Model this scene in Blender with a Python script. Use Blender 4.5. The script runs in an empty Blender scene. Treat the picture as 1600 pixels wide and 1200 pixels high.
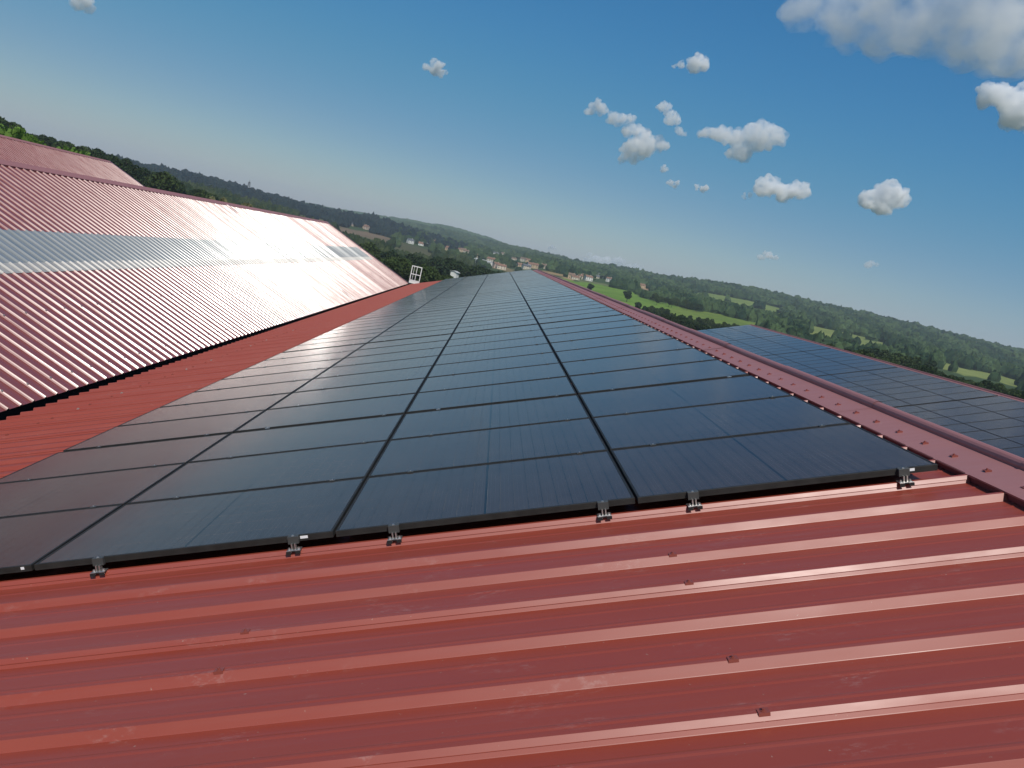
import bpy, math, random
import numpy as np
from mathutils import Vector, Matrix
R = math.radians
scene = bpy.context.scene
COL = scene.collection
random.seed(7); rng = np.random.default_rng(7)

# ------------------------------------------------------------------ tuning
SUN_EL, SUN_AZ = 50.0, 170.0          # azimuth measured from +Y towards +X
SUN_STR, SKY_STR, EXPO = 3.4, 0.085, 0.0
HAZE = 0.000115

# ------------------------------------------------------------------ camera frame
M = np.array([[0.97372917, -0.22157515, -0.05249712],
              [-0.01554877, 0.16530799, -0.98611942],
              [0.22717775, 0.96102951, 0.15751999]])
F = 1205.0
def W(px, py):                        # direction of a photo pixel (1600 x 1200)
    v = M @ np.array([px-800, -(py-600), -F]); return v/np.linalg.norm(v)
cam = bpy.data.cameras.new("camera"); camo = bpy.data.objects.new("camera", cam); COL.objects.link(camo)
cam.sensor_fit = 'HORIZONTAL'; cam.sensor_width = 36; cam.lens = 36*F/1600
cam.clip_start = 0.05; cam.clip_end = 60000
mm = Matrix([list(M[0])+[0], list(M[1])+[0], list(M[2])+[0], [0, 0, 0, 1]])
camo.matrix_world = mm
scene.camera = camo

# ------------------------------------------------------------------ object helpers
def tag(o, label=None, cat=None, group=None, kind=None):
    if label: o['label'] = label
    if cat: o['category'] = cat
    if group: o['group'] = group
    if kind: o['kind'] = kind
    return o
def link(name, me, parent=None):
    o = bpy.data.objects.new(name, me); COL.objects.link(o)
    if parent is not None: o.parent = parent
    return o
def empty(name, loc=(0, 0, 0), rotm=None):
    o = bpy.data.objects.new(name, None); COL.objects.link(o)
    if rotm is not None: o.matrix_world = Matrix.Translation(loc) @ rotm
    else: o.location = loc
    o.empty_display_size = .2
    return o
class MB:
    def __init__(s): s.v = []; s.f = []; s.m = []
    def add(s, vs, fs, mi=0):
        n = len(s.v); s.v += [tuple(map(float, p)) for p in vs]
        s.f += [tuple(i+n for i in f) for f in fs]; s.m += [mi]*len(fs)
    def quad(s, a, b, c, d, mi=0): s.add([a, b, c, d], [(0, 1, 2, 3)], mi)
    def box(s, x0, x1, y0, y1, z0, z1, T=None, mi=0, bev=0):
        if bev:
            b = bev
            vs = []
            for (z, i) in ((z0, b), (z0+b, 0), (z1-b, 0), (z1, b)):
                vs += [(x0+i, y0+i, z), (x1-i, y0+i, z), (x1-i, y1-i, z), (x0+i, y1-i, z)]
            fs = [(3, 2, 1, 0), (12, 13, 14, 15)]
            for k in range(3):
                for j in range(4):
                    a = k*4+j; c = k*4+(j+1) % 4; fs.append((a, c, c+4, a+4))
        else:
            vs = [(x0, y0, z0), (x1, y0, z0), (x1, y1, z0), (x0, y1, z0), (x0, y0, z1), (x1, y0, z1), (x1, y1, z1), (x0, y1, z1)]
            fs = [(3, 2, 1, 0), (4, 5, 6, 7), (0, 1, 5, 4), (1, 2, 6, 5), (2, 3, 7, 6), (3, 0, 4, 7)]
        if T: vs = [T(p) for p in vs]
        s.add(vs, fs, mi)
    def tube(s, pts, rad, n=8, T=None, mi=0, cap=True):
        pts = [Vector(p) for p in pts]
        if not hasattr(rad, '__len__'): rad = [rad]*len(pts)
        vs = []
        for i, p in enumerate(pts):
            d = (pts[min(i+1, len(pts)-1)]-pts[max(i-1, 0)]).normalized()
            a = d.orthogonal().normalized(); b = d.cross(a)
            for k in range(n):
                t = 2*math.pi*k/n; vs.append(p+(a*math.cos(t)+b*math.sin(t))*rad[i])
        fs = []
        for i in range(len(pts)-1):
            for k in range(n):
                fs.append((i*n+k, i*n+(k+1) % n, (i+1)*n+(k+1) % n, (i+1)*n+k))
        if cap: fs.append(tuple(range(n))[::-1]); fs.append(tuple(range((len(pts)-1)*n, len(pts)*n)))
        if T: vs = [T(p) for p in vs]
        s.add(vs, fs, mi)
    def mesh(s, name, mats, smooth=False):
        me = bpy.data.meshes.new(name)
        me.from_pydata(s.v, [], s.f)
        for m in (mats if isinstance(mats, (list, tuple)) else [mats]): me.materials.append(m)
        if any(s.m): me.polygons.foreach_set('material_index', s.m)
        if smooth: me.polygons.foreach_set('use_smooth', [True]*len(s.f))
        me.update(); return me
    def build(s, name, mats, parent=None, smooth=False):
        return link(name, s.mesh(name, mats, smooth), parent)
def np_mesh(name, V, Fc, mats, smooth=False, attr=None):
    me = bpy.data.meshes.new(name)
    V = np.asarray(V, np.float32); Fc = np.asarray(Fc, np.int32); k = Fc.shape[1]
    me.vertices.add(len(V)); me.vertices.foreach_set('co', V.ravel())
    me.loops.add(Fc.size); me.loops.foreach_set('vertex_index', Fc.ravel())
    me.polygons.add(len(Fc)); me.polygons.foreach_set('loop_start', np.arange(0, Fc.size, k, dtype=np.int32))
    me.polygons.foreach_set('loop_total', np.full(len(Fc), k, np.int32))
    me.polygons.foreach_set('use_smooth', np.full(len(Fc), smooth, bool))
    for m in (mats if isinstance(mats, (list, tuple)) else [mats]): me.materials.append(m)
    if attr is not None:
        a = me.color_attributes.new('tint', 'FLOAT_COLOR', 'POINT')
        a.data.foreach_set('color', np.asarray(attr, np.float32).ravel())
    me.update(calc_edges=True); me.validate(); return me

# ------------------------------------------------------------------ materials
def mat(name):
    m = bpy.data.materials.new(name); m.use_nodes = True
    nt = m.node_tree; b = nt.nodes['Principled BSDF']; return m, nt, b
def N(nt, t, **kw):
    n = nt.nodes.new(t)
    for k, v in kw.items():
        if k in n.inputs.keys(): n.inputs[k].default_value = v
        else: setattr(n, k, v)
    return n
def noise(nt, vec, scale, detail=4, rough=.55):
    n = N(nt, 'ShaderNodeTexNoise'); n.inputs['Scale'].default_value = scale
    n.inputs['Detail'].default_value = detail; n.inputs['Roughness'].default_value = rough
    nt.links.new(vec, n.inputs['Vector']); return n.outputs['Fac']
def mapping(nt, out, scale=(1, 1, 1), loc=(0, 0, 0), rot=(0, 0, 0)):
    m = N(nt, 'ShaderNodeMapping'); m.inputs['Scale'].default_value = scale
    m.inputs['Location'].default_value = loc; m.inputs['Rotation'].default_value = rot
    nt.links.new(out, m.inputs['Vector']); return m.outputs['Vector']
def ramp(nt, fac, stops):
    r = N(nt, 'ShaderNodeValToRGB'); e = r.color_ramp.elements
    while len(e) > 1: e.remove(e[-1])
    for i, (p, c) in enumerate(stops):
        el = e[0] if i == 0 else e.new(p)
        el.position = p; el.color = (*c, 1) if hasattr(c, '__len__') else (c, c, c, 1)
    nt.links.new(fac, r.inputs[0]); return r.outputs[0]
def mix(nt, fac, a, b, mode='MIX'):
    n = N(nt, 'ShaderNodeMix', data_type='RGBA', blend_type=mode)
    for s, v in ((0, fac), (6, a), (7, b)):
        if hasattr(v, 'links'): nt.links.new(v, n.inputs[s])
        else: n.inputs[s].default_value = v if s == 0 else (*v, 1)
    return n.outputs[2]
def math_(nt, op, a, b=None):
    n = N(nt, 'ShaderNodeMath', operation=op)
    for i, v in enumerate((a, b)):
        if v is None: continue
        if hasattr(v, 'links'): nt.links.new(v, n.inputs[i])
        else: n.inputs[i].default_value = v
    return n.outputs[0]
def bump(nt, b, h, strength, dist, normal=None):
    n = N(nt, 'ShaderNodeBump'); n.inputs['Strength'].default_value = strength
    n.inputs['Distance'].default_value = dist
    nt.links.new(h, n.inputs['Height'])
    if normal is not None: nt.links.new(normal, n.inputs['Normal'])
    nt.links.new(n.outputs[0], b.inputs['Normal']); return n.outputs[0]
def flat(name, col, rough=.6, metal=0, spec=.5, nscale=None, amt=.15):
    m, nt, b = mat(name)
    b.inputs['Roughness'].default_value = rough; b.inputs['Metallic'].default_value = metal
    b.inputs['Specular IOR Level'].default_value = spec
    if nscale:
        tc = N(nt, 'ShaderNodeTexCoord').outputs['Object']
        f = noise(nt, tc, nscale)
        lo = tuple(c*(1-amt) for c in col); hi = tuple(min(1, c*(1+amt)) for c in col)
        nt.links.new(ramp(nt, f, [(.3, lo), (.7, hi)]), b.inputs['Base Color'])
    else: b.inputs['Base Color'].default_value = (*col, 1)
    return m

RED = (.300, .050, .025)
def red_paint(name, base, rough, dirt=True, spec=.5):
    m, nt, b = mat(name)
    geo = N(nt, 'ShaderNodeNewGeometry').outputs['Position']
    big = noise(nt, mapping(nt, geo, (.6, 2.2, .6)), 1.3, 4)
    c = mix(nt, big, tuple(x*.93 for x in base), tuple(x*1.07 for x in base))
    # chalky scuffs and dusty footprints of their own irregular shape
    s1 = noise(nt, mapping(nt, geo, (1.2, 2.6, 1.2)), 2.3, 2)
    s2 = noise(nt, mapping(nt, geo, (14, 40, 14)), 1.6, 6, .75)
    k = math_(nt, 'MULTIPLY', ramp(nt, s1, [(.60, 0.), (.72, 1.)]), ramp(nt, s2, [(.50, 0.), (.68, 1.)]))
    k = math_(nt, 'MULTIPLY', k, .28 if dirt else .12)
    c = mix(nt, k, c, (.52, .38, .34))
    # long faint water streaks running down the slope
    st = noise(nt, mapping(nt, geo, (.25, 26, .25)), 1.0, 3)
    c = mix(nt, math_(nt, 'MULTIPLY', ramp(nt, st, [(.5, 0.), (.8, 1.)]), .22), c, (.30, .12, .11))
    # specks of grit
    sp = noise(nt, geo, 55, 2)
    c = mix(nt, math_(nt, 'MULTIPLY', ramp(nt, sp, [(.745, 0.), (.77, 1.)]), .45), c, (.5, .38, .3))
    nt.links.new(c, b.inputs['Base Color'])
    rr = ramp(nt, noise(nt, mapping(nt, geo, (1, 6, 1)), 1.7, 5), [(.3, rough-.05), (.7, rough+.09)])
    nt.links.new(rr, b.inputs['Roughness'])
    b.inputs['Specular IOR Level'].default_value = spec
    w1 = noise(nt, mapping(nt, geo, (.9, 3.2, .9)), 1.2, 2)
    bump(nt, b, w1, .35, .012)
    return m
M_RED = red_paint('red_roof_paint', RED, .43, spec=.85)
M_REDB = red_paint('red_roof_paint_old', (.240, .058, .044), .275, dirt=False, spec=1.0)
_b = M_REDB.node_tree.nodes['Principled BSDF']; _b.inputs['Coat Weight'].default_value = .4; _b.inputs['Coat Roughness'].default_value = .22
M_JOINT = red_paint('joint_paint', (.30, .12, .10), .13, dirt=False, spec=1.0)
M_CAP = red_paint('red_ridge_paint', (.36, .155, .145), .52)
M_DARK = flat('dark_gutter', (.012, .012, .012), .8)  # near-black paints in the gutter's shade; also the mast colour
M_SCREW = flat('red_screw', (.25, .062, .045), .42)
M_BOLT = flat('pale_screw', (.5, .47, .44), .35, .6)
M_WALL = flat('barn_wall', (.33, .30, .25), .7, nscale=.8)
M_FRAME = flat('black_frame', (.024, .023, .021), .55, 0, .3, nscale=9, amt=.3)
M_CLAMP = flat('black_clamp', (.055, .057, .055), .42)
M_ALU = flat('aluminium', (.62, .60, .57), .38, .9)
M_RUBBER = flat('rubber', (.012, .010, .010), .8)
M_WHITE = flat('white_paint', (.78, .78, .76), .5)
M_STICK = flat('sticker', (.8, .8, .8), .5)

def skylight_mat():
    m, nt, b = mat('skylight_sheet')
    geo = N(nt, 'ShaderNodeNewGeometry').outputs['Position']
    f = noise(nt, mapping(nt, geo, (.4, 5, .4)), 1.2, 4)
    nt.links.new(ramp(nt, f, [(.25, (.19, .21, .21)), (.75, (.30, .31, .31))]), b.inputs['Base Color'])
    b.inputs['Roughness'].default_value = .15; b.inputs['Specular IOR Level'].default_value = .9; return m
M_SKYL = skylight_mat()
M_SKYL2 = flat('skylight_overlap', (.38, .36, .33), .3, nscale=3)

def glass_mat():
    m, nt, b = mat('solar_glass')
    tc = N(nt, 'ShaderNodeTexCoord').outputs['Object']
    sx = N(nt, 'ShaderNodeSeparateXYZ'); nt.links.new(tc, sx.inputs[0])
    L, Wd = 1.712, 1.068
    def lines(out, n, length, width):
        a = math_(nt, 'MULTIPLY', math_(nt, 'ADD', out, length/2), n/length)
        fr = math_(nt, 'ABSOLUTE', math_(nt, 'SUBTRACT', math_(nt, 'FRACT', a), .5))
        return math_(nt, 'GREATER_THAN', fr, .5-width*n/length/2)
    g1 = lines(sx.outputs[0], 20, L, .0050)
    g2 = lines(sx.outputs[1], 6, Wd, .0030)
    bus = lines(sx.outputs[0], 60, L, .0016)
    cen = math_(nt, 'LESS_THAN', math_(nt, 'ABSOLUTE', sx.outputs[0]), .008)
    geo = N(nt, 'ShaderNodeNewGeometry').outputs['Position']
    c = mix(nt, noise(nt, mapping(nt, geo, (6, 6, 6)), 1, 3), (.042, .031, .026), (.052, .039, .033))
    c = mix(nt, math_(nt, 'MULTIPLY', bus, .5), c, (.075, .070, .080))
    ln = math_(nt, 'MAXIMUM', math_(nt, 'MAXIMUM', g1, g2), cen)
    c = mix(nt, ln, c, (.003, .003, .004))
    dust = ramp(nt, noise(nt, mapping(nt, geo, (1.4, 1.1, 1.4)), 2, 6, .65), [(.35, 0.), (.8, 1.)])
    c = mix(nt, math_(nt, 'MULTIPLY', dust, .06), c, (.40, .31, .25))
    nt.links.new(c, b.inputs['Base Color'])
    b.inputs['IOR'].default_value = 1.38; b.inputs['Sheen Weight'].default_value = .12; b.inputs['Sheen Roughness'].default_value = .3
    rr = ramp(nt, noise(nt, mapping(nt, geo, (1.6, 1.6, 1.6)), 2.2, 4), [(.3, .06), (.75, .11)])
    nt.links.new(rr, b.inputs['Roughness'])
    # textured anti-glare glass plus the slight relief of the cell strings
    tex = noise(nt, geo, 120, 2)
    h = math_(nt, 'ADD', math_(nt, 'MULTIPLY', tex, .55), math_(nt, 'MULTIPLY', ln, -.9))
    bump(nt, b, h, .42, .0016)
    return m
M_GLASS = glass_mat()

# ------------------------------------------------------------------ roof cross sections
def frame(angle):                     # slope direction / normal for a roof rising towards +X (angle>0)
    return np.array([math.cos(angle), 0, math.sin(angle)]), np.array([-math.sin(angle), 0, math.cos(angle)])
aA = R(19.4348)
sA, nA = frame(aA)
YV = np.array([0, 1., 0])
H_PAN, H_TOP, H_GL = 1.574, 1.536, 1.458
def PA(u, t, h): return u*sA + t*YV - h*nA
PITCH = .331; RIB0 = 4.262            # far edge of a rib top
T0, T1 = -7.0, 63.65

def profile(t0, t1, lap=True, detail=True, rib0=RIB0, run=.0205, two=False):
    run_ = run; jr = random.Random(int(rib0*1000)+5)
    """(t, height above pan) points along the ridge direction, one trapezoid rib each PITCH."""
    k0 = math.ceil((t0-rib0)/PITCH+.3); k1 = math.floor((t1-rib0)/PITCH-.05)
    pts = [(t0, 0)]
    H = H_PAN-H_TOP
    for k in range(k0, k1+1):
        run = run_*jr.uniform(.93, 1.07); e = rib0+k*PITCH+jr.uniform(-.001, .001); is_lap = lap and not two and (k % 3 == 0)
        if detail:
            pts += [(e-.264, 0), (e-.254, .0026), (e-.244, .0026), (e-.234, 0),
                    (e-.139, 0), (e-.129, .0026), (e-.119, .0026), (e-.109, 0)]
        if is_lap and detail:
            pts += [(e-.022-run, 0), (e-.0205-run, .002), (e-.0215-run*.50, .0180), (e-.0215-.0145, .0172), (e-.0215-.0142, .0192), (e-.0215, H), (e-.0205, H+.001), (e-.002, H+.001), (e, H)]
        elif two:
            pts += [(e-.022-run, 0), (e-.0205-run, .0025), (e-.0215-run*.50, .0200), (e-.0215, H-.001), (e-.0200, H), (e-.002, H), (e, H-.002)]
        else:
            pts += [(e-.022-run, 0), (e-.0205-run, .002), (e-.0215, H-.001), (e-.0200, H), (e-.002, H), (e, H-.002)]
        pts += [(e+.016, .002), (e+.018, 0)]
    pts.append((t1, 0)); return pts

def ribbed(name, parent, material, P, u0, u1, prof, dh=0., nseg=1):
    """sheet built from a profile; P(u, t, height) gives the world point."""
    n = len(prof); V = []
    for j in range(nseg+1):
        u = u0+(u1-u0)*j/nseg
        V += [P(u, t, hh+dh) for t, hh in prof]
    Fc = [(j*n+i, j*n+i+1, (j+1)*n+i+1, (j+1)*n+i) for j in range(nseg) for i in range(n-1)]
    return link(name, np_mesh(name, V, np.array(Fc)[:, ::-1], material), parent)

GROUND = -8.5
# ---- barn A (the middle roof)
barnA = empty('barn', (3.2, 28, GROUND))
inv = Matrix.Translation((-3.2, -28, -GROUND))
def keep(o):                          # parts are modelled in world space
    o.matrix_parent_inverse = inv; return o
def PAh(u, t, hh): return PA(u, t, H_PAN-hh)
roofA = keep(ribbed('roof', barnA, M_RED, PAh, -7.455, 2.84, profile(T0, T1), nseg=6))
U_R = 2.87                            # ridge position along the slope
Rg = PA(U_R, 0, H_TOP-.012)            # apex of the ridge cap
sR = np.array([math.cos(aA), 0, -math.sin(aA)]); nR = np.array([math.sin(aA), 0, math.cos(aA)])
ApexPan = PA(U_R, 0, H_PAN)
def PR(u, t, hh): return ApexPan + u*sR + t*YV + hh*nR
keep(ribbed('roof', barnA, M_RED, PR, .03, 9.0, profile(T0, T1, detail=False)))

def screw(mb, P, u, t, hh, n_, sdir, mi=0):
    c = np.array(P(u, t, hh)); a = YV
    def T(p): return c + p[0]*sdir + p[1]*a + p[2]*n_
    mb.box(-.019, .019, -.0125, .012, .0, .004, T=T, mi=mi)
    mb.box(-.019, .019, -.0160, -.0125, -.009, .004, T=T, mi=mi)
    mb.tube([(0, -.003, .003), (0, -.003, .006)], .010, 8, T=T, mi=mi)
    mb.tube([(0, -.003, .006), (0, -.003, .0135)], .0055, 6, T=T, mi=mi)
# ridge cap of A: lapped pieces with flange, roll and notched drop
joints = [T0, -5.3, -3.2, -1.25, .65, 2.40, 4.17, 6.01, 7.94, 10.08]
while joints[-1] < T1-2: joints.append(joints[-1]+2.0)
joints.append(T1+.02)
UF0, UF1 = 2.53, 2.80                # flange edge, foot of the roll
def cap_section(dh, side=1):
    pts = []
    h0 = H_TOP-.004-dh
    pts.append(PA(UF0+.001, 0, h0+.010)); pts.append(PA(UF0, 0, h0)); pts.append(PA(UF1, 0, h0))
    c = PA(U_R, 0, h0-.004)
    r = .043+dh
    for k in range(0, 11):
        a = math.radians(205-k*23)
        pts.append(c + r*math.cos(a)*np.array([1, 0, 0]) + r*math.sin(a)*np.array([0, 0, 1]))
    d = h0-H_PAN
    ap = ApexPan + (H_PAN-h0)*nR
    pts.append(ap+.09*sR); pts.append(ap+.36*sR); pts.append(ap+.362*sR-.03*nR)
    return pts
for i in range(len(joints)-1):
    a, b = joints[i], joints[i+1]+ (.06 if i < len(joints)-2 else 0)
    s1 = cap_section(.0035*(i % 2)+.0005)
    mb = MB(); n = len(s1)
    sub = 3
    V = []
    for j in range(sub+1):
        t = a+(b-a)*j/sub
        w = random.uniform(-.0015, .0015)
        V += [p+YV*t + nA*w for p in s1]
    fs = [(j*n+q, (j+1)*n+q, (j+1)*n+q+1, j*n+q+1) for j in range(sub) for q in range(n-1)]
    mb.add(V, fs)
    o = keep(mb.build('ridge_cap', M_CAP, barnA, smooth=False))
# notched drop below the flange (filler strip between the ribs)
mb = MB()
kk0 = math.ceil((T0-RIB0)/PITCH)+1; kk1 = math.floor((T1-RIB0)/PITCH)
for k in range(kk0, kk1):
    e = RIB0+k*PITCH
    t0_, t1_ = e+.020, e+PITCH-.042
    top = H_TOP-.006
    ts = [t0_-.010, t0_, t0_+.06, t0_+.07, t0_+.09, t0_+.10, t0_+.185, t0_+.195, t0_+.215, t0_+.225, t1_, t1_+.012]
    bt = [H_TOP+.002, H_PAN-.003, H_PAN-.001, H_PAN-.006, H_PAN-.006, H_PAN-.001, H_PAN-.001, H_PAN-.006, H_PAN-.006, H_PAN-.001, H_PAN-.003, H_TOP+.002]
    for q in range(len(ts)-1):
        mb.quad(PA(UF0+.004, ts[q], bt[q]), PA(UF0+.004, ts[q+1], bt[q+1]), PA(UF0+.004, ts[q+1], top), PA(UF0+.004, ts[q], top))
keep(mb.build('notched_flashing', flat('shaded_red_flashing', (.15, .042, .042), .5), barnA))  # darker red paints in the shade on the drop faces
capscrew_n = 0; rest = MB()
for k in range(-20, 150):
    t = RIB0+k*PITCH-.004
    if t > T1-.3 or t < T0+.3: continue
    if -2 <= k <= 90:
        mb = MB(); screw(mb, lambda u, t_, h: PA(u, t_, H_TOP-.010-h), 2.652, t, .0, nA, sA)
        keep(mb.build('screw', M_SCREW, barnA))
    else: screw(rest, lambda u, t_, h: PA(u, t_, H_TOP-.010-h), 2.652, t, .0, nA, sA)
tag(keep(rest.build('screws', M_SCREW, barnA)), kind='stuff')
# saddle-washer screws along the purlins of A (only where no panel lies)
for u in (.68, -1.325, -3.32, -5.3):
    for k in range(-9, 0):
        if u == .68 and k not in (-2, -3, -5, -6, -8): continue
        if u == -1.325 and k not in (-3, -4, -7): continue
        if u < -2 and k not in (-2, -5): continue
        mb = MB(); screw(mb, lambda u_, t_, h: PA(u_, t_, H_TOP-h), u, RIB0+k*PITCH-.011, .0008, nA, sA)
        o = link('screw', mb.mesh('screw', M_SCREW), roofA)
mbx = MB()
for k in range(0, 60, 1):
    if k % 3 == 2: continue
    mb = MB(); screw(mb, lambda u_, t_, h: PA(u_, t_, H_TOP-h), -6.40, RIB0+k*PITCH-.011, .0008, nA, sA)
    o = link('screw', mb.mesh('screw', M_BOLT if k % 4 == 1 else M_SCREW), roofA)
# walls of A
def wall_box(parent, x0, x1, y0, y1, z0, z1, name='wall', m=None):
    mb = MB(); mb.box(x0, x1, y0, y1, z0, z1); return mb.build(name, m or M_WALL, parent)
def gable(parent, xs, zs, y, th, invm, m=None):
    mb = MB(); n = len(xs)
    poly = list(zip(xs, zs)); V = [(x, y, z) for x, z in poly]+[(x, y+th, z) for x, z in poly]
    fs = [tuple(range(n)), tuple(range(n, 2*n))[::-1]]+[(i, (i+1) % n, (i+1) % n+n, i+n) for i in range(n)]
    mb.add(V, fs); o = mb.build('gable_wall', m or M_WALL, parent); o.matrix_parent_inverse = invm
xa0 = PA(-7.455, 0, H_PAN); xr = PR(9.0, 0, 0)
for yy in (T0+.1, T1-.3):
    gable(barnA, [xa0[0]+.15, xr[0]-.15, xr[0]-.15, ApexPan[0], xa0[0]+.15], [GROUND, GROUND, xr[2]-.12, ApexPan[2]-.12, xa0[2]-.12], yy, .2, inv)
o = wall_box(barnA, xa0[0]+.15, xa0[0]+.35, T0+.3, T1-.3, GROUND, xa0[2]-.15); keep(o)
o = wall_box(barnA, xr[0]-.35, xr[0]-.15, T0+.3, T1-.3, GROUND, xr[2]-.15); keep(o)
# valley gutter between A and B, shade of the gap painted near-black
mb = MB()
g0 = np.array([-6.95, 0, -4.30]); g1 = np.array([xa0[0]+.12, 0, xa0[2]-.30])
mb.add([(-7.0, T0, -4.02), (-6.98, T0, -4.32), (xa0[0]+.05, T0, -4.32), (xa0[0]+.14, T0, xa0[2]-.035),
        (-7.0, T1, -4.02), (-6.98, T1, -4.32), (xa0[0]+.05, T1, -4.32), (xa0[0]+.14, T1, xa0[2]-.035)],
       [(0, 4, 5, 1), (1, 5, 6, 2), (2, 6, 7, 3)])
keep(mb.build('gutter', M_DARK, barnA))
tag(barnA, 'long red ribbed metal roofed barn carrying the big solar array, camera stands above it', 'barn')

# ---- barn B (left, glossy with skylights)
EB = np.array([-6.77, 0, -3.945]); RB = np.array([-14.2, 0, -.62])
sB = RB-EB; LB = np.linalg.norm(sB); sB /= LB
nB = np.array([-sB[2], 0, sB[0]]); nB = nB if nB[2] > 0 else -nB
JB = 40.0
invB = Matrix.Translation((14.2, -28, -GROUND))
barnB = empty('barn', (-14.2, 28, GROUND))
def keepB(o): o.matrix_parent_inverse = invB; return o
def PB(u, t, hh): return EB + u*sB + t*YV + (hh-.038)*nB
RB0 = RIB0+.12
profB1 = profile(T0, JB-.05, detail=True, rib0=RB0, run=.0236, two=True); profB2 = profile(JB+.05, T1+.35, detail=True, rib0=RB0, run=.0236, two=True)
def flipw(o):                          # face order for roofs rising to -X
    me = o.data; me.flip_normals(); return o
for prof in (profB1, profB2):
    flipw(keepB(ribbed('roof', barnB, M_REDB, PB, 0., 3.32, prof)))
    flipw(keepB(ribbed('roof', barnB, M_REDB, PB, 4.62, LB-.02, prof)))
    flipw(keepB(ribbed('skylight_sheet', barnB, [M_SKYL], PB, 3.30, 4.78, prof if prof is profB1 else profile(JB+.05, 62.2, rib0=RB0, run=.0236, two=True), dh=.0045)))
flipw(keepB(ribbed('roof', barnB, M_REDB, PB, 3.30, 4.64, profile(62.2, T1+.35, rib0=RB0, run=.0236, two=True), dh=.001)))
for prof in (profB1, profile(JB+.05, 62.2, rib0=RB0, run=.0236, two=True)):
    flipw(keepB(ribbed('skylight_overlap', barnB, M_SKYL2, PB, 3.22, 3.56, prof, dh=.009)))
# joint cover and verge trim on B
for t_, w in ((JB, .16), (T1+.35, .22)):
    mb = MB()
    def T(p, t_=t_): return EB + p[0]*sB + (t_+p[1])*YV + p[2]*nB
    if t_ == JB:                        # raised folded joint cover with two sloping sides
        pr = [(-.125, .002), (-.112, .004), (-.075, .074), (.075, .074), (.112, .004), (.125, .002)]
        vs = [T((q, a_, z_)) for q in (-.04, LB-.30) for a_, z_ in pr]
        mb.add(vs, [(i_+1, i_, i_+6, i_+7) for i_ in range(5)])
    else:
        mb.box(-.05, LB-.02, -w/2, w/2, .006, .014, T=T)
        mb.box(-.05, LB-.02, w/2, w/2+.004, -.12, .014, T=T)
    keepB(mb.build('joint_flashing' if t_ == JB else 'verge_trim', M_JOINT if t_ == JB else M_REDB, barnB))
sBL = np.array([-math.cos(R(22)), 0, -math.sin(R(22))]); nBL = np.array([-math.sin(R(22)), 0, math.cos(R(22))])
def PBL(u, t, hh): return RB + u*sBL + t*YV + (hh-.038)*nBL
keepB(ribbed('roof', barnB, M_REDB, PBL, .02, 8.6, profile(T0, T1+.35, detail=False, rib0=RB0, run=.0236, two=True)))
# ridge cap B
mb = MB()
def capsec(apex, s1, n1, s2, n2, w, lift):
    a = apex+n1*lift; b = apex+n2*lift
    return [apex+s1*w+n1*(lift-.035), apex+s1*w+n1*lift, (a+b)/2+np.array([0, 0, .012]), apex+s2*w+n2*lift, apex+s2*w+n2*(lift-.035)]
sec = capsec(RB, -sB, nB, sBL, nBL, .26, .006)
def extr(mb, sec, a, b):
    n = len(sec); mb.add([p+YV*a for p in sec]+[p+YV*b for p in sec], [(i, i+n, i+n+1, i+1) for i in range(n-1)])
extr(mb, sec, T0, T1+.4); keepB(mb.build('ridge_cap', M_CAP, barnB))
# pale fasteners and bracket on B eave
for k in range(0, 60):
    mb = MB(); uu = .35 if k % 2 else 2.0
    c = PB(uu, RB0+k*PITCH-.03, .040)
    def T(p, c=c): return c+p[0]*sB+p[1]*YV+p[2]*nB
    mb.box(-.018, .018, -.016, .010, 0, .005, T=T); mb.tube([(0, 0, .004), (0, 0, .013)], .006, 6, T=T)
    keepB(mb.build('screw', M_BOLT, barnB))
xl = PBL(8.6, 0, 0)
for yy in (T0+.1, T1):
    gable(barnB, [xl[0]+.15, -7.02, -7.02, RB[0], xl[0]+.15], [GROUND, GROUND, EB[2]-.1, RB[2]-.16, xl[2]-.12], yy, .2, invB)
keepB(wall_box(barnB, -7.22, -7.02, T0+.3, T1, GROUND, EB[2]-.12)); keepB(wall_box(barnB, xl[0]+.15, xl[0]+.35, T0+.3, T1, GROUND, xl[2]-.15))
tag(barnB, 'glossy red ribbed barn roof on the left with grey translucent skylight band', 'barn')

# ---- barn B2 (far left, behind B)
RC = np.array([-31.75, 0, .10])
barnD = empty('barn', (-31.7, 28, GROUND)); invD = Matrix.Translation((31.7, -28, -GROUND))
def keepD(o): o.matrix_parent_inverse = invD; return o
aD = R(24.2)
sD = np.array([math.cos(aD), 0, -math.sin(aD)]); nD = np.array([math.sin(aD), 0, math.cos(aD)])
sDL = np.array([-math.cos(aD), 0, -math.sin(aD)]); nDL = np.array([-math.sin(aD), 0, math.cos(aD)])
pd = profile(T0, T1, detail=False, rib0=RIB0+.05)
keepD(ribbed('roof', barnD, M_REDB, lambda u, t, h: RC+u*sD+t*YV+(h-.038)*nD, .02, 9.6, pd))
flipw(keepD(ribbed('roof', barnD, M_REDB, lambda u, t, h: RC+u*sDL+t*YV+(h-.038)*nDL, .02, 9.6, pd)))
mb = MB(); extr(mb, capsec(RC, sD, nD, sDL, nDL, .25, .006)[::-1], T0, T1+.05); keepD(mb.build('ridge_cap', M_CAP, barnD))
mb = MB()
def T(p): return RC+p[0]*sD+(T1+p[1])*YV+p[2]*nD
mb.box(0, 9.6, -.1, .1, .004, .012, T=T); mb.box(0, 9.6, .1, .104, -.12, .012, T=T); keepD(mb.build('verge_trim', M_REDB, barnD))
er = RC+9.6*sD; el_ = RC+9.6*sDL
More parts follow.
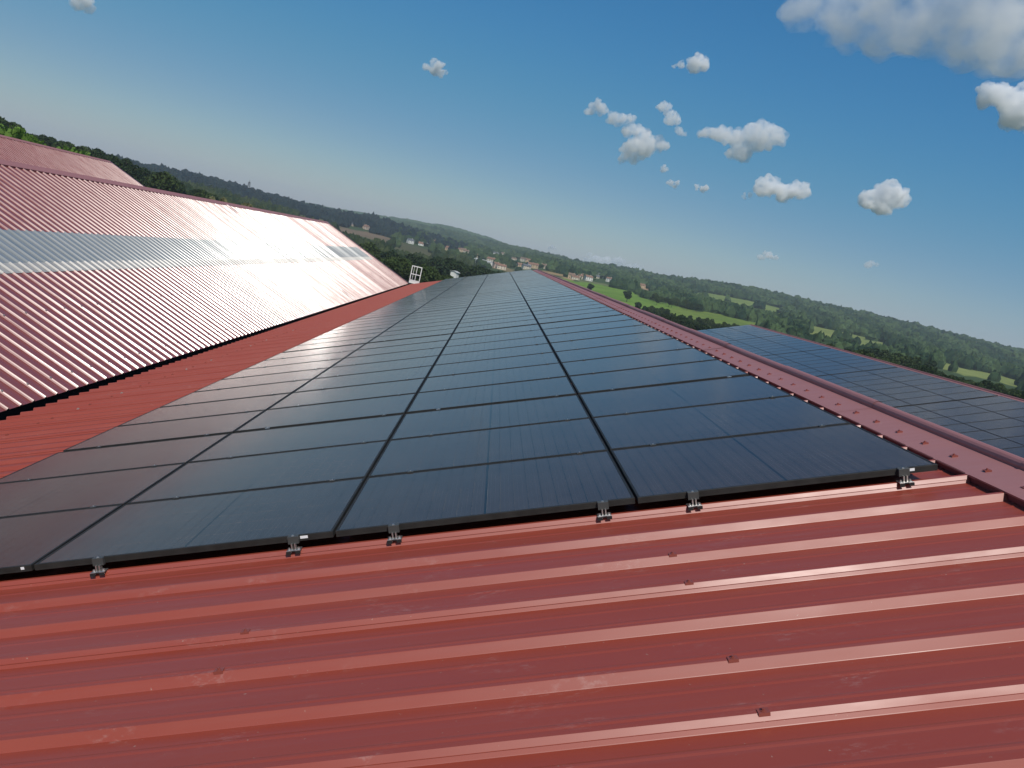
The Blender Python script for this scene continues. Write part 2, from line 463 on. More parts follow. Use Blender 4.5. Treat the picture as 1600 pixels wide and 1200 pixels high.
for yy in (T0+.1, T1-.3):
    gable(barnD, [el_[0]+.15, er[0]-.15, er[0]-.15, RC[0], el_[0]+.15], [GROUND, GROUND, er[2]-.12, RC[2]-.16, el_[2]-.12], yy, .2, invD)
keepD(wall_box(barnD, er[0]-.35, er[0]-.15, T0+.3, T1-.3, GROUND, er[2]-.15)); keepD(wall_box(barnD, el_[0]+.15, el_[0]+.35, T0+.3, T1-.3, GROUND, el_[2]-.15))
tag(barnD, 'red barn roof showing beyond the ridge of the skylight roof, far left', 'barn')

# ---- barn C (right, second solar array)
HC = 7.8; T1C = 62.75
barnC = empty('barn', (21.2, 28, GROUND)); invC = Matrix.Translation((-21.2, -28, -GROUND))
def keepC(o): o.matrix_parent_inverse = invC; return o
HCP = HC+.116
def PC(u, t, hh): return PA(u, t, HCP-hh)
keepC(ribbed('roof', barnC, M_RED, PC, 11.2, 19.78, profile(T0, T1C, detail=False)))
UC = 19.80; ApC = PA(UC, 0, HCP)
keepC(ribbed('roof', barnC, M_RED, lambda u, t, h: ApC+u*sR+t*YV+h*nR, .03, 9.2, profile(T0, T1C, detail=False)))
mb = MB()
c0 = ApC+np.array([0, 0, .04])
sec = [PA(19.53, 0, HCP-.03), PA(19.53, 0, HCP-.046), PA(19.74, 0, HCP-.046)]
cc = PA(UC, 0, HCP-.05)
for k in range(0, 11):
    a = R(205-k*23); sec.append(cc+.043*math.cos(a)*np.array([1, 0, 0])+.043*math.sin(a)*np.array([0, 0, 1]))
sec += [ApC+.1*sR+.046*nR, ApC+.35*sR+.046*nR]
n = len(sec); mb.add([p+YV*T0 for p in sec]+[p+YV*(T1C+.03) for p in sec], [(i, i+n, i+n+1, i+1) for i in range(n-1)])
keepC(mb.build('ridge_cap', M_CAP, barnC))
e0 = PA(11.2, 0, HCP); e1 = ApC+9.2*sR
for yy in (T0+.1, T1C-.3):
    gable(barnC, [e0[0]+.15, e1[0]-.15, e1[0]-.15, ApC[0], e0[0]+.15], [GROUND, GROUND, e1[2]-.12, ApC[2]-.12, e0[2]-.12], yy, .2, invC)
keepC(wall_box(barnC, e0[0]+.15, e0[0]+.35, T0+.3, T1C-.3, GROUND, e0[2]-.15)); keepC(wall_box(barnC, e1[0]-.35, e1[0]-.15, T0+.3, T1C-.3, GROUND, e1[2]-.15))
tag(barnC, 'red roofed barn on the right beyond the ridge, its slope covered with solar panels', 'barn')

# ------------------------------------------------------------------ solar panels
COLP = 1.7525
ORD = ['zeroth', 'first', 'second', 'third', 'fourth', 'fifth', 'sixth', 'seventh', 'eighth', 'ninth', 'tenth', 'eleventh', 'twelfth', 'thirteenth',
       'fourteenth', 'fifteenth', 'sixteenth', 'seventeenth', 'eighteenth', 'nineteenth']
TENS = {20: 'twent', 30: 'thirt', 40: 'fort', 50: 'fift'}
def ordn(n):
    if n < 20: return ORD[n]
    t = n//10*10; u = n % 10
    return TENS[t]+('ieth' if u == 0 else 'y-'+ORD[u])
def panel_meshes(Wd, L=1.735, Hf=.036):
    lip = .014
    fr = MB()
    x, y = L/2, Wd/2
    # frame of four bevelled bars with a groove line on the outer side
    def ring(z, i): return [(-x+i, -y+i, z), (x-i, -y+i, z), (x-i, y-i, z), (-x+i, y-i, z)]
    secs = [ring(-Hf, 0), ring(-Hf*.68, 0), ring(-Hf*.66, .0012), ring(-Hf*.60, .0012), ring(-Hf*.58, 0), ring(-.0015, 0), ring(0, .0015), ring(0, lip), ring(-.0022, lip+.0002)]
    V = [p for s in secs for p in s]; fs = []
    for k in range(len(secs)-1):
        for j in range(4):
            fs.append((k*4+j, k*4+(j+1) % 4, (k+1)*4+(j+1) % 4, (k+1)*4+j))
    fs.append((0, 3, 2, 1))
    fr.add(V, fs)
    gl = MB(); gl.quad((-x+lip, -y+lip, -.002), (x-lip, -y+lip, -.002), (x-lip, y-lip, -.002), (-x+lip, y-lip, -.002))
    both = MB(); both.add(V, fs, 0); both.add(gl.v, gl.f, 1)
    return fr.mesh('frame', M_FRAME), gl.mesh('cell_glass', M_GLASS), both.mesh('solar_panel', [M_FRAME, M_GLASS])
MESH_A = panel_meshes(1.095); MESH_B = panel_meshes(1.090)
rotA = Matrix(((sA[0], 0, nA[0], 0), (0, 1, 0, 0), (sA[2], 0, nA[2], 0), (0, 0, 0, 1)))
def rows_list(starts):
    out = []
    for (a, n, p, m) in starts:
        for i in range(n): out.append((a+p*i+p/2, m))
    return out
rowsA = rows_list([(4.250, 3, 1.1165, MESH_A)]+[(7.655+8*k, 7, 1.127, MESH_B) for k in range(7)])
rowsC = rows_list([(21.162+.0, 1, 1.127, MESH_B)]+[(22.45+8*k, 7, 1.127, MESH_B) for k in range(5)])
colsA = ['right column beside the ridge', 'second column from the ridge', 'third column from the ridge', 'outer left column']
colsC = ['column along its ridge', 'second column from its ridge', 'third column from its ridge']
def place_panel(u, t, h, meshes, label, group, full, tilt=0):
    c = PA(u, t, h)
    j = Matrix.Rotation(R(random.uniform(-.10, .10)), 4, 'X') @ Matrix.Rotation(R(random.uniform(-.06, .06)), 4, 'Y')
    fr, gl, both = meshes
    if full:
        e = empty('solar_panel', c, rotA @ j)
        link('frame', fr, e); link('cell_glass', gl, e)
    else:
        e = link('solar_panel', both); e.matrix_world = Matrix.Translation(c) @ rotA @ j
    tag(e, label, 'solar panel', group); return e
near_panels = {}; far = []
for ri, (t, ms) in enumerate(rowsA):
    for ci in range(4):
        u = 2.378-COLP*(ci+.5)
        if ri >= len(rowsA)-2: far.append((u, t, H_GL)); continue
        o = place_panel(u, t, H_GL, ms, f'black solar panel, middle roof, {ordn(ri+1)} row from the front, {colsA[ci]}',
                        'solar panels on the middle roof', t < 34)
        near_panels[(ri, ci)] = o
for ri, (t, ms) in enumerate(rowsC):
    for ci in range(3):
        u = 19.46-COLP*(ci+.5)
        if ri >= len(rowsC)-3: far.append((u, t, HC)); continue
        place_panel(u, t, HC, ms, f'black solar panel, right-hand roof, {ordn(ri+1)} row in view, {colsC[ci]}',
                    'solar panels on the right-hand roof', t < 34)
mb = MB(); bm_ = MESH_B[2]
bv = [tuple(v.co) for v in bm_.vertices]; bf = [tuple(p.vertices) for p in bm_.polygons]; bi = [p.material_index for p in bm_.polygons]
for (u, t, h) in far:
    c = PA(u, t, h); vs = [c+v[0]*sA+v[1]*YV+v[2]*nA for v in bv]
    n0 = len(mb.v); mb.v += [tuple(map(float, p)) for p in vs]; mb.f += [tuple(i+n0 for i in f) for f in bf]; mb.m += bi
tag(mb.build('solar_panels', [M_FRAME, M_GLASS]), 'farthest rows of black solar panels at the far roof ends', 'solar panels', kind='stuff')
# stickers on two front frames
def sticker(ri, ci, xl, w):
    mb = MB(); y = -.549
    mb.box(xl, xl+w, y-.0012, y-.0002, -.022, -.006)
    o = near_panels[(ri, ci)]
    link('sticker', mb.mesh('sticker', M_STICK), o)
sticker(0, 0, 2.205-(2.378-COLP*.5), .030); sticker(0, 2, -1.325-(2.378-COLP*2.5), .044)
sticker(0, 3, -2.95-(2.378-COLP*3.5), .02)

# ------------------------------------------------------------------ clamps
def end_clamp(u, t, label):
    e = empty('roof_clamp', PA(u, t, H_TOP), rotA)      # local z=0 on the rib top; panel frame bottom at H_TOP-(H_GL+.036)
    zb = H_TOP-H_GL-.036; zt = H_TOP-H_GL
    a = MB()
    a.box(-.031, .031, -.009, .012, zb-.006, zt+.0035, bev=.0015)         # upright block
    a.box(-.031, .031, .010, .024, zt+.0005, zt+.0045, bev=.001)          # lip over the frame
    link('clamp_block', a.mesh('clamp_block', M_CLAMP), e)
    b = MB()
    b.tube([(-.002, .004, zt+.003), (-.002, .004, zt+.009)], .0058, 6); b.tube([(-.002, .004, zt+.002), (-.002, .004, zt+.004)], .009, 10)
    b.tube([(.020, -.004, zt-.012), (.020, -.0085, zt-.012)], .0035, 8)
    link('bolt', b.mesh('bolt', M_ALU), e)
    f = MB()
    f.box(-.040, .040, -.032, .012, .0035, .0085, bev=.0012)              # plate on the rib
    f.box(-.040, -.012, -.036, -.031, -.007, .0085, bev=.001); f.box(.012, .040, -.036, -.031, -.007, .0085, bev=.001)              # leg down the web
    f.box(-.040, .040, .010, .014, -.010, .0085, bev=.001)
    f.box(-.013, -.006, -.022, .006, .0085, zb); f.box(.006, .013, -.022, .006, .0085, zb)   # upright ribs
    link('foot', f.mesh('foot', M_ALU), e)
    for sx in (-.027, .027):
        s = MB(); s.tube([(sx, -.016, .0085), (sx, -.016, .0115)], .0098, 10); s.tube([(sx, -.016, .0115), (sx, -.016, .0195)], .0062, 6)
        link('foot_screw', s.mesh('foot_screw', M_ALU), e)
    g = MB(); g.box(-.041, .041, -.038, .014, .0, .0035); g.box(-.042, -.014, -.040, -.0365, -.016, .0015); g.box(.012, .041, -.040, -.0365, -.013, .0015)
    link('rubber_pad', g.mesh('rubber_pad', M_RUBBER), e)
    tag(e, label, 'clamp', 'clamps along the front edge of the solar array'); return e
lab = ['at the far left', 'left of the white sticker', 'just right of the second seam', 'just left of the ridge-side column', 'just right of the first seam', 'nearest the ridge corner']
for i, u in enumerate((-2.492, -1.362, -.780, .430, .950, 2.165)):
    end_clamp(u, 4.250-.004, f'small black and silver clamp holding the front panel edge, {["leftmost of six", "second from the left", "third from the left", "third from the right", "second from the right", "rightmost, near the ridge"][i]}')
end_clamp(-3.13, 4.246, 'small clamp on the front panel edge cut by the left border of the photo')
us = [2.165, .95, .43, -.78, -1.362, -2.492, -3.13, -4.25]
mc = MB(); mc.box(-.020, .020, -.016, .016, .0005, .0050, bev=.001); mc.box(-.018, .018, -.004, .004, -.03, .001)
mcm = mc.mesh('clamp_plate', M_CLAMP); mbo = MB(); mbo.tube([(0, 0, .005), (0, 0, .0105)], .0058, 6); mbm = mbo.mesh('bolt', M_ALU)
mcm2 = mc.mesh('clamp_plate', M_ALU)
seams = [4.250+1.1165, 4.250+2*1.1165, 7.655-.030]+[7.655+1.127*i for i in range(1, 7)]+[15.60]+[15.655+1.127*i for i in range(1, 4)]
upos = ['nearest the ridge', 'second from the ridge', 'third from the ridge', 'fourth from the ridge', 'fifth from the ridge', 'sixth from the ridge', 'seventh from the ridge', 'last at the left edge']
for si, t in enumerate(seams):
    for ui, u in enumerate(us):
        if t < 5 and u < -4: continue
        e = empty('seam_clamp', PA(u+random.uniform(-.03, .03), t, H_GL), rotA)
        link('clamp_plate', mcm2 if (si, ui) in ((2, 3), (2, 5), (2, 0)) else mcm, e); link('bolt', mbm, e)
        tag(e, f'tiny clamp in the {ordn(si+1)} cross seam of the middle array, {upos[ui]}', 'clamp', 'clamps in the seams between panel rows')

# ------------------------------------------------------------------ white guard gate at the far valley
gx, gy = -6.30, T1-.25
gp = empty('guard_gate', (gx, gy, PA(-7.2, 0, H_PAN)[2]+.0))
gz = 0.02; gw = .39; gh = 1.42
fr = MB()
for sx in (-1, 1): fr.box(sx*gw-.03, sx*gw+.03, -.03, .03, gz, gh)
fr.box(-gw-.03, gw+.03, -.031, .031, gh-.04, gh+.03); fr.box(-gw, gw, -.03, .03, gz+.22, gz+.28)
link('gate_frame', fr.mesh('gate_frame', M_WHITE), gp)
r_ = MB(); r_.box(-gw+.03, gw-.03, -.025, .025, .74, .80); link('mid_rail', r_.mesh('mid_rail', M_WHITE), gp)
r_ = MB(); r_.box(-.0, .04, -.024, .024, gz+.28, gh-.04); r_.box(-.22, -.195, -.02, .02, gz+.28, gh-.04); link('upright_bar', r_.mesh('upright_bar', M_WHITE), gp)
r_ = MB(); r_.box(-gw+.03, gw-.03, -.012, .012, gz, gz+.22); link('toe_board', r_.mesh('toe_board', M_WHITE), gp)
tag(gp, 'white metal guard gate standing at the far end of the roof valley', 'gate')

# ------------------------------------------------------------------ terrain
RR = np.array([0, 80, 200, 350, 500, 700, 1000, 1400, 1900, 2500, 3200, 4200, 6000, 14000.])
TAB = [
 (-180, [-8.5, -8.5, -8, -6, -4, 0, 5, 10, 20, 30, 40, 50, 60, 60]),
 (-60, [-8.5, -8.5, -8, -6, -4, 0, 5, 10, 20, 30, 40, 50, 60, 60]),
 (-34, [-8.5, -8.5, -9, -6, -3, -4, -4, -4, 0, 0, 0, 0, 0, 0]),
 (-28, [-8.5, -8.5, -10, -8, -8, -12, -12, -9, -4, 0, 0, 0, 0, 0]),
 (-21, [-8.5, -9, -12, -14, -16, -17, -16, -8, 2, 4, 4, 4, 4, 4]),
 (-17, [-8.5, -9, -12, -17, -20, -22, -18, -10, -1, 0, 4, 6, 6, 6]),
 (-13, [-8.5, -9, -13, -20, -24, -26, -23, -17, -4, 0, 8, 22, 20, 20]),
 (-8.7, [-8.5, -9, -14, -24, -28, -29, -25, -18, 2, 0, 20, 46, 40, 40]),
 (-6.3, [-8.5, -9, -14, -25, -29, -30, -26, -19, -3, 0, 28, 62, 55, 50]),
 (-4, [-8.5, -9, -14, -25, -30, -31, -27, -20, -8, 0, 35, 76, 70, 60]),
 (-1.5, [-8.5, -9, -14, -25, -30, -31, -27, -18, -8, 2, 32, 68, 60, 60]),
 (.7, [-8.5, -9, -14, -25, -30, -31, -25, -16, -5, 10, 33, 50, 50, 50]),
 (3, [-8.5, -9, -14, -22, -26, -27, -19, -8, 5, 17, 35, 35, 35, 35]),
 (10, [-8.5, -9, -13, -18, -21, -20, -12, -4, 14, 37, 37, 37, 37, 37]),
 (19, [-8.5, -9, -13, -16, -18, -16, -8, 5, 30, 65, 65, 60, 60, 60]),
 (27.6, [-8.5, -9, -12, -14, -15, -14, -6, 8, 35, 68, 68, 60, 60, 60]),
 (35, [-8.5, -9, -12, -14, -14, -12, -6, 5, 30, 59, 60, 60, 60, 60]),
 (60, [-8.5, -9, -12, -14, -14, -12, -6, 5, 30, 57, 60, 60, 60, 60]),
 (180, [-8.5, -8.5, -8, -6, -4, 0, 5, 10, 20, 30, 40, 50, 60, 60])]
TA = np.array([a for a, _ in TAB]); TZ = np.array([z for _, z in TAB], float)
def smooth(x): return x*x*(3-2*x)
def hgt(x, y):
    x = np.asarray(x, float); y = np.asarray(y, float)
    az = np.degrees(np.arctan2(x, y)); r = np.hypot(x, y)
    i = np.clip(np.searchsorted(TA, az)-1, 0, len(TA)-2); fa = smooth(np.clip((az-TA[i])/(TA[i+1]-TA[i]), 0, 1))
    j = np.clip(np.searchsorted(RR, r)-1, 0, len(RR)-2); fr_ = np.clip((r-RR[j])/(RR[j+1]-RR[j]), 0, 1)
    fr_ = .5*fr_+.5*smooth(fr_)
    z = (TZ[i, j]*(1-fa)+TZ[i+1, j]*fa)*(1-fr_)+(TZ[i, j+1]*(1-fa)+TZ[i+1, j+1]*fa)*fr_
    w = np.clip((r-400)/1500, 0, 1)
    z = z + w*(1.6*np.sin(x/170+1)*np.cos(y/230)+1.3*np.sin(x/61+y/97))
    return z
# fields as patches of (az0, az1, r0, r1, colour)
FIELDS = [
 (4.6, 10.6, 600, 1165, (.135, .235, .028)), (10.0, 13.2, 560, 1010, (.135, .230, .030)), (12.6, 19.6, 560, 960, (.150, .215, .036)),
 (14.3, 20.6, 1610, 1840, (.16, .215, .05)), (22.4, 26.4, 1010, 1340, (.19, .23, .06)), (26.4, 28.0, 1150, 1260, (.17, .21, .06)), (30.6, 35.6, 840, 1080, (.20, .24, .065)),
 (-11.8, -7.9, 1180, 1500, (.17, .125, .075)), (-7.7, -4.6, 1050, 1400, (.085, .085, .035)), (-14.5, -12.4, 1500, 1640, (.12, .12, .05)),
 (3.3, 5.2, 1230, 1330, (.30, .21, .10)), (5.0, 5.9, 1020, 1200, (.28, .21, .10)), (6.0, 8.4, 1165, 1250, (.13, .15, .06)), (10.6, 11.6, 1450, 1530, (.28, .19, .11)),
 (-.5, 1.2, 1150, 1260, (.20, .16, .08)), (14.0, 16.0, 690, 760, (.22, .18, .07))]
KEEP = []
for (a0, a1, r0, r1, c_) in FIELDS:
    am = math.radians((a0+a1)/2); rm = r0+.12*(r1-r0)
    KEEP.append((a0-.1, a1+.1, r0, float(hgt(rm*math.sin(am), rm*math.cos(am)))/rm))
def hides(az, r, ztop):
    e = ztop/r
    for (a0, a1, r0, el) in KEEP:
        if a0 < az < a1 and r < r0 and e > el: return True
    return False
def solve_r(az, el, hint, lo=350, hi=3200):
    a = math.radians(az); q = np.linspace(lo, hi, 1200)
    z = hgt(q*math.sin(a), q*math.cos(a)); e = np.degrees(np.arctan2(z, q))-el
    k = np.nonzero(e[:-1]*e[1:] <= 0)[0]
    if len(k) == 0: return hint
    return float(q[k[np.argmin(abs(q[k]-hint))]])
def fieldcol(az, r):
    w = 1+.0
    for k, (a0, a1, r0, r1, c) in enumerate(FIELDS):
        j = .25*math.sin(r/37+k)+.15*math.sin(r/13); jr = 18*math.sin(az*1.9+k)+8*math.sin(az*5)
        if a0+j < az < a1+j and r0+jr < r < r1+jr: return c
    return None
azs = np.radians(np.concatenate([np.arange(-180, -40, 4), np.arange(-40, 40, .2), np.arange(40, 180.1, 4)]))
rs = np.concatenate([[0, 30, 60, 90], np.geomspace(110, 5000, 260), [6000, 8000, 11000, 14000]])
AZ, RG = np.meshgrid(azs, rs); X = RG*np.sin(AZ); Y = RG*np.cos(AZ); Z = hgt(X, Y)
nr, na = AZ.shape
V = np.stack([X.ravel(), Y.ravel(), Z.ravel()], 1)
idx = np.arange(nr*na).reshape(nr, na)
Fc = np.stack([idx[:-1, :-1].ravel(), idx[:-1, 1:].ravel(), idx[1:, 1:].ravel(), idx[1:, :-1].ravel()], 1)[:, ::-1]
cols = np.tile(np.array([.045, .075, .022, 1.]), (nr*na, 1))
AZd = np.degrees(AZ).ravel(); RGf = RG.ravel()
for i in np.nonzero((abs(AZd) < 40) & (RGf > 480) & (RGf < 1900))[0]:
    c = fieldcol(AZd[i], RGf[i])
    if c: cols[i, :3] = c
m, nt, b = mat('ground_cover')
at = N(nt, 'ShaderNodeAttribute', attribute_name='tint').outputs['Color']
geo = N(nt, 'ShaderNodeNewGeometry').outputs['Position']
f = noise(nt, mapping(nt, geo, (.02, .02, .02)), 1, 6, .6)
c = mix(nt, 1.0, at, ramp(nt, f, [(.3, (.75, .78, .7)), (.7, (1.25, 1.15, 1.2))]), 'MULTIPLY')
f2 = noise(nt, mapping(nt, geo, (.25, .25, .25)), 1, 4, .6)
c = mix(nt, 1.0, c, ramp(nt, f2, [(.3, .8), (.7, 1.2)]), 'MULTIPLY')
nt.links.new(c, b.inputs['Base Color']); b.inputs['Roughness'].default_value = .95; b.inputs['Specular IOR Level'].default_value = .15
tag(link('ground', np_mesh('ground', V, Fc, m, True, cols)), kind='structure')

spots = [  # photo pixel, distance, group wording
 (637, 375, 1480, 'left hamlet under the dark hill'), (641, 378, 1460, 'left hamlet under the dark hill'), (651, 378, 1470, 'left hamlet under the dark hill'), (658, 381, 1440, 'left hamlet under the dark hill'), (664, 382, 1440, 'left hamlet under the dark hill'), (678, 378, 1620, 'left hamlet under the dark hill'), (699, 389, 1560, 'left hamlet under the dark hill'),
 (549, 349, 1540, 'dark slope above the brown field'), (554, 351, 1520, 'dark slope above the brown field'), (566, 353, 1500, 'dark slope above the brown field'), (570, 354, 1530, 'dark slope above the brown field'), (573, 356, 1480, 'dark slope above the brown field'),
 (714, 388, 1600, 'hillside left of the village'), (720, 390, 1560, 'hillside left of the village'), (724, 392, 1520, 'hillside left of the village'), (729, 394, 1500, 'hillside left of the village'),
 (762, 405, 1330, 'main village street'), (768, 407, 1300, 'main village street'), (747, 401, 1420, 'main village street'), (775, 416, 1060, 'main village street'), (783, 418, 1040, 'main village street'),
 (775, 396, 1700, 'slope above the village'), (786, 397, 1700, 'slope above the village'), (803, 404, 1500, 'slope above the village'), (811, 403, 1520, 'slope above the village'), (818, 406, 1450, 'slope above the village'), (825, 407, 1450, 'slope above the village'),
 (812, 414, 1180, 'village end near the ridge tip'), (822, 418, 1080, 'village end near the ridge tip'), (829, 416, 1140, 'village end near the ridge tip'), (836, 417, 1120, 'village end near the ridge tip'), (843, 416, 1180, 'village end near the ridge tip'), (850, 417, 1200, 'village end near the ridge tip'),
 (893, 433, 1190, 'row above the green field'), (898, 434, 1180, 'row above the green field'), (905, 433, 1200, 'row above the green field'), (913, 434, 1190, 'row above the green field'), (919, 436, 1180, 'row above the green field'),
 (932, 432, 1210, 'farmstead at the top of the green field'), (939, 432, 1220, 'farmstead at the top of the green field'), (947, 434, 1200, 'farmstead at the top of the green field'), (952, 438, 1170, 'farmstead at the top of the green field'),
 (1003, 447, 1490, 'clearing in the right-hand wood')]
HOUSE_AT = []
for (px, py, r_, g) in spots:
    d = W(px, py); az = math.degrees(math.atan2(d[0], d[1])); el = math.degrees(math.asin(d[2]))
    q = solve_r(az, el-.12, r_, lo=950); HOUSE_AT.append((az, q))
    KEEP.append((az-.42, az+.42, q-8, math.tan(math.radians(el-.10))))
# ------------------------------------------------------------------ foliage
def leaf_mat(name, c0, c1, trans=.15):
    m, nt, b = mat(name)
    oi = N(nt, 'ShaderNodeObjectInfo').outputs['Random']
    geo = N(nt, 'ShaderNodeNewGeometry')
    f = noise(nt, mapping(nt, geo.outputs['Position'], (.35, .35, .35)), 1, 5, .7)
    c = ramp(nt, f, [(.3, c0), (.72, c1)])
    c = mix(nt, oi, c, mix(nt, .5, c, tuple(x*.7 for x in c1)))
    nt.links.new(c, b.inputs['Base Color']); b.inputs['Roughness'].default_value = .75; b.inputs['Specular IOR Level'].default_value = .2
    tl = N(nt, 'ShaderNodeBsdfTranslucent'); nt.links.new(c, tl.inputs[0]); ms = N(nt, 'ShaderNodeMixShader'); ms.inputs[0].default_value = trans
    nt.links.new(b.outputs[0], ms.inputs[1]); nt.links.new(tl.outputs[0], ms.inputs[2]); nt.links.new(ms.outputs[0], nt.nodes['Material Output'].inputs[0])
    return m
L_DARK = leaf_mat('dark_leaves', (.014, .030, .012), (.040, .070, .022))
L_MID = leaf_mat('mid_leaves', (.030, .055, .016), (.075, .110, .030))
L_LIGHT = leaf_mat('light_leaves', (.09, .17, .03), (.18, .30, .05), .3)
L_PALE = leaf_mat('pale_leaves', (.14, .15, .07), (.26, .25, .13), .2)
M_BARK = flat('bark', (.10, .075, .05), .9, nscale=4)
def leaf_cloud(seed, h, rad, kind, nleaf, ls):
    r = np.random.default_rng(seed); P = []
    if kind == 'round':
        lobes = []
        for k in range(11):
            a = r.uniform(0, 6.28); d = r.uniform(0, .62)*rad; z = h*r.uniform(.42, .82)
            lobes.append((d*math.cos(a), d*math.sin(a), z, rad*r.uniform(.34, .58)))
        lobes.append((0, 0, h*.80, rad*.5))
        for (cx, cy, cz, rr) in lobes:
            n = int(nleaf*rr**2/sum(l[3]**2 for l in lobes))
            d = r.normal(size=(n, 3)); d /= np.linalg.norm(d, axis=1)[:, None]
            P.append(np.array([cx, cy, cz])+d*rr*r.uniform(.72, 1.06, (n, 1))*np.array([1, 1, .8]))
    elif kind == 'cone':
        n = nleaf; t = r.uniform(0, 1, n)**.7; a = r.uniform(0, 6.28, n)
        w = rad*(t)*(.8+.25*np.sin(t*38)+.15*r.normal(size=n))
        P.append(np.stack([w*np.cos(a), w*np.sin(a), h*(1-t*.88)], 1))
    else:
        n = nleaf; t = r.uniform(0, 1, n); a = r.uniform(0, 6.28, n)
        w = rad*np.sin(np.pi*np.clip(t*.9+.07, 0, 1))**.7*r.uniform(.3, 1.05, n)
        P.append(np.stack([w*np.cos(a), w*np.sin(a), h*(.12+.9*t)], 1))
    P = np.concatenate(P); n = len(P)
    u = r.normal(size=(n, 3)); u /= np.linalg.norm(u, axis=1)[:, None]
    w = np.cross(u, r.normal(size=(n, 3))); w /= np.linalg.norm(w, axis=1)[:, None]
    s = ls*r.uniform(.6, 1.3, (n, 1))
    V = np.stack([P-u*s, P+w*s*.7, P+u*s, P-w*s*.7], 1).reshape(-1, 3)
    return V, np.arange(4*n).reshape(n, 4)
def trunk_mesh(seed, h, rad):
    r = random.Random(seed); mb = MB()
    mb.tube([(0, 0, -1), (0, 0, h*.2), (r.uniform(-.2, .2), r.uniform(-.2, .2), h*.5), (r.uniform(-.3, .3), 0, h*.85)], [h*.03, h*.024, h*.016, h*.006], 7)
    for k in range(6):
        a = r.uniform(0, 6.28); z = h*r.uniform(.3, .6); L_ = rad*r.uniform(.4, .7)
        mb.tube([(0, 0, z), (L_*.5*math.cos(a), L_*.5*math.sin(a), z+h*.08), (L_*math.cos(a), L_*math.sin(a), z+h*.2)], [h*.010, h*.007, h*.003], 5)
    return mb.mesh('trunk', M_BARK)
VAR = {}
def variant(key, h, rad, kind, nleaf, ls, m):
    V_, F_ = leaf_cloud(hash(key) % 1000 if False else sum(map(ord, key)), h, rad, kind, nleaf, ls)
    VAR[key] = (np_mesh('crown', V_, F_, m), trunk_mesh(sum(map(ord, key)), h, rad), h)
variant('dark1', 12, 5.2, 'round', 2600, .55, L_DARK); variant('dark2', 12, 4.4, 'round', 2400, .5, L_DARK)
variant('mid1', 12, 5.4, 'round', 2600, .55, L_MID); variant('mid2', 12, 4.6, 'round', 2200, .5, L_MID)
variant('light', 9, 5.0, 'round', 3200, .34, L_LIGHT); variant('cone', 14, 3.0, 'cone', 1700, .5, L_DARK)
variant('slim', 8, .75, 'slim', 900, .22, L_PALE); variant('bush', 3, 2.6, 'round', 700, .3, L_DARK)
# the clump variants for mid distance have fewer leaves
def tree(x, y, key, h, label, group=None, name='tree', cat='tree', zoff=0., wid=1.):
    crown, trunk, h0 = VAR[key]; s = h/h0
    e = empty(name, (x, y, float(hgt(x, y))-.1+zoff)); e.rotation_euler = (0, 0, random.uniform(0, 6.28))
    e.scale = (s*wid, s*wid, s)
    link('crown', crown, e); link('trunk', trunk, e)
    tag(e, label, cat, group); return e
def azr(az, r): a = R(az); return r*math.sin(a), r*math.cos(a)

def grove(n, az0, az1, r0, r1, keys, h0, h1, label, group, seed=1, force=False):
    rr = random.Random(seed)
    for k in range(n):
        f = (k+.5)/n; az = az0+(az1-az0)*f+rr.uniform(-.5, .5)*(az1-az0)/n*1.5
        q_ = rr.uniform(r0, r1); x, y = azr(az, q_); h_ = rr.uniform(h0, h1); key = rr.choice(keys)
        if force: tree(x, y, key, h_, label, group); continue
        if hides(az, q_, float(hgt(x, y))+h_): h_ *= .62
        if hides(az, q_, float(hgt(x, y))+h_): continue
        tree(x, y, key, h_, label, group)
# left: trees above the far-left roof
for i, (az, r_, h) in enumerate(((-33.4, 112, 10.6), (-31.2, 118, 10.0), (-29.0, 128, 9.5))):
    x, y = azr(az, r_)
    tree(x, y, 'light', h, ['tall bright green leafy tree over the far-left barn ridge', 'bright green bushy tree between taller dark trees and barn ridge', 'lower bright green tree furthest right behind the far-left ridge'][i], 'bright green trees behind the far-left barn')
grove(34, -36, -20.5, 330, 420, ['dark1', 'dark2', 'mid1'], 9.5, 14, 'dark leafy tree on the wooded slope behind the far-left barn', 'dark trees on the left slope', 3)
grove(22, -36, -19.5, 430, 520, ['dark1', 'dark2'], 11, 14, 'dark tree higher on the wooded slope at the upper left', 'dark trees on the upper left slope', 4)
grove(14, -22, -13, 330, 430, ['mid1', 'mid2', 'dark2'], 8, 12, 'mid green tree behind the ridge of the skylight roof', 'mid green trees behind the skylight roof', 5)
# centre-left: rounded green trees and dark wood beyond the far roof end
grove(26, -11.5, -3.2, 250, 330, ['mid1', 'mid2', 'mid1'], 8, 10.6, 'rounded green tree just beyond the white guard gate', 'green trees beyond the far roof end', 6)
grove(16, -12.5, -7.0, 380, 460, ['dark1', 'dark2', 'mid2'], 13, 18, 'darker tree rising behind the rounded green trees', 'darker trees behind the green trees', 8)
grove(46, -6.2, 1.6, 430, 520, ['dark1', 'dark2', 'dark1'], 17, 21, 'dark green tree of the dense wood beyond the far roof end', 'dark wood beyond the far roof end', 9)
grove(8, -1.5, 3.0, 540, 640, ['mid1', 'dark2'], 12, 17, 'green tree between the dark wood and the village', 'trees in front of the village', 10)
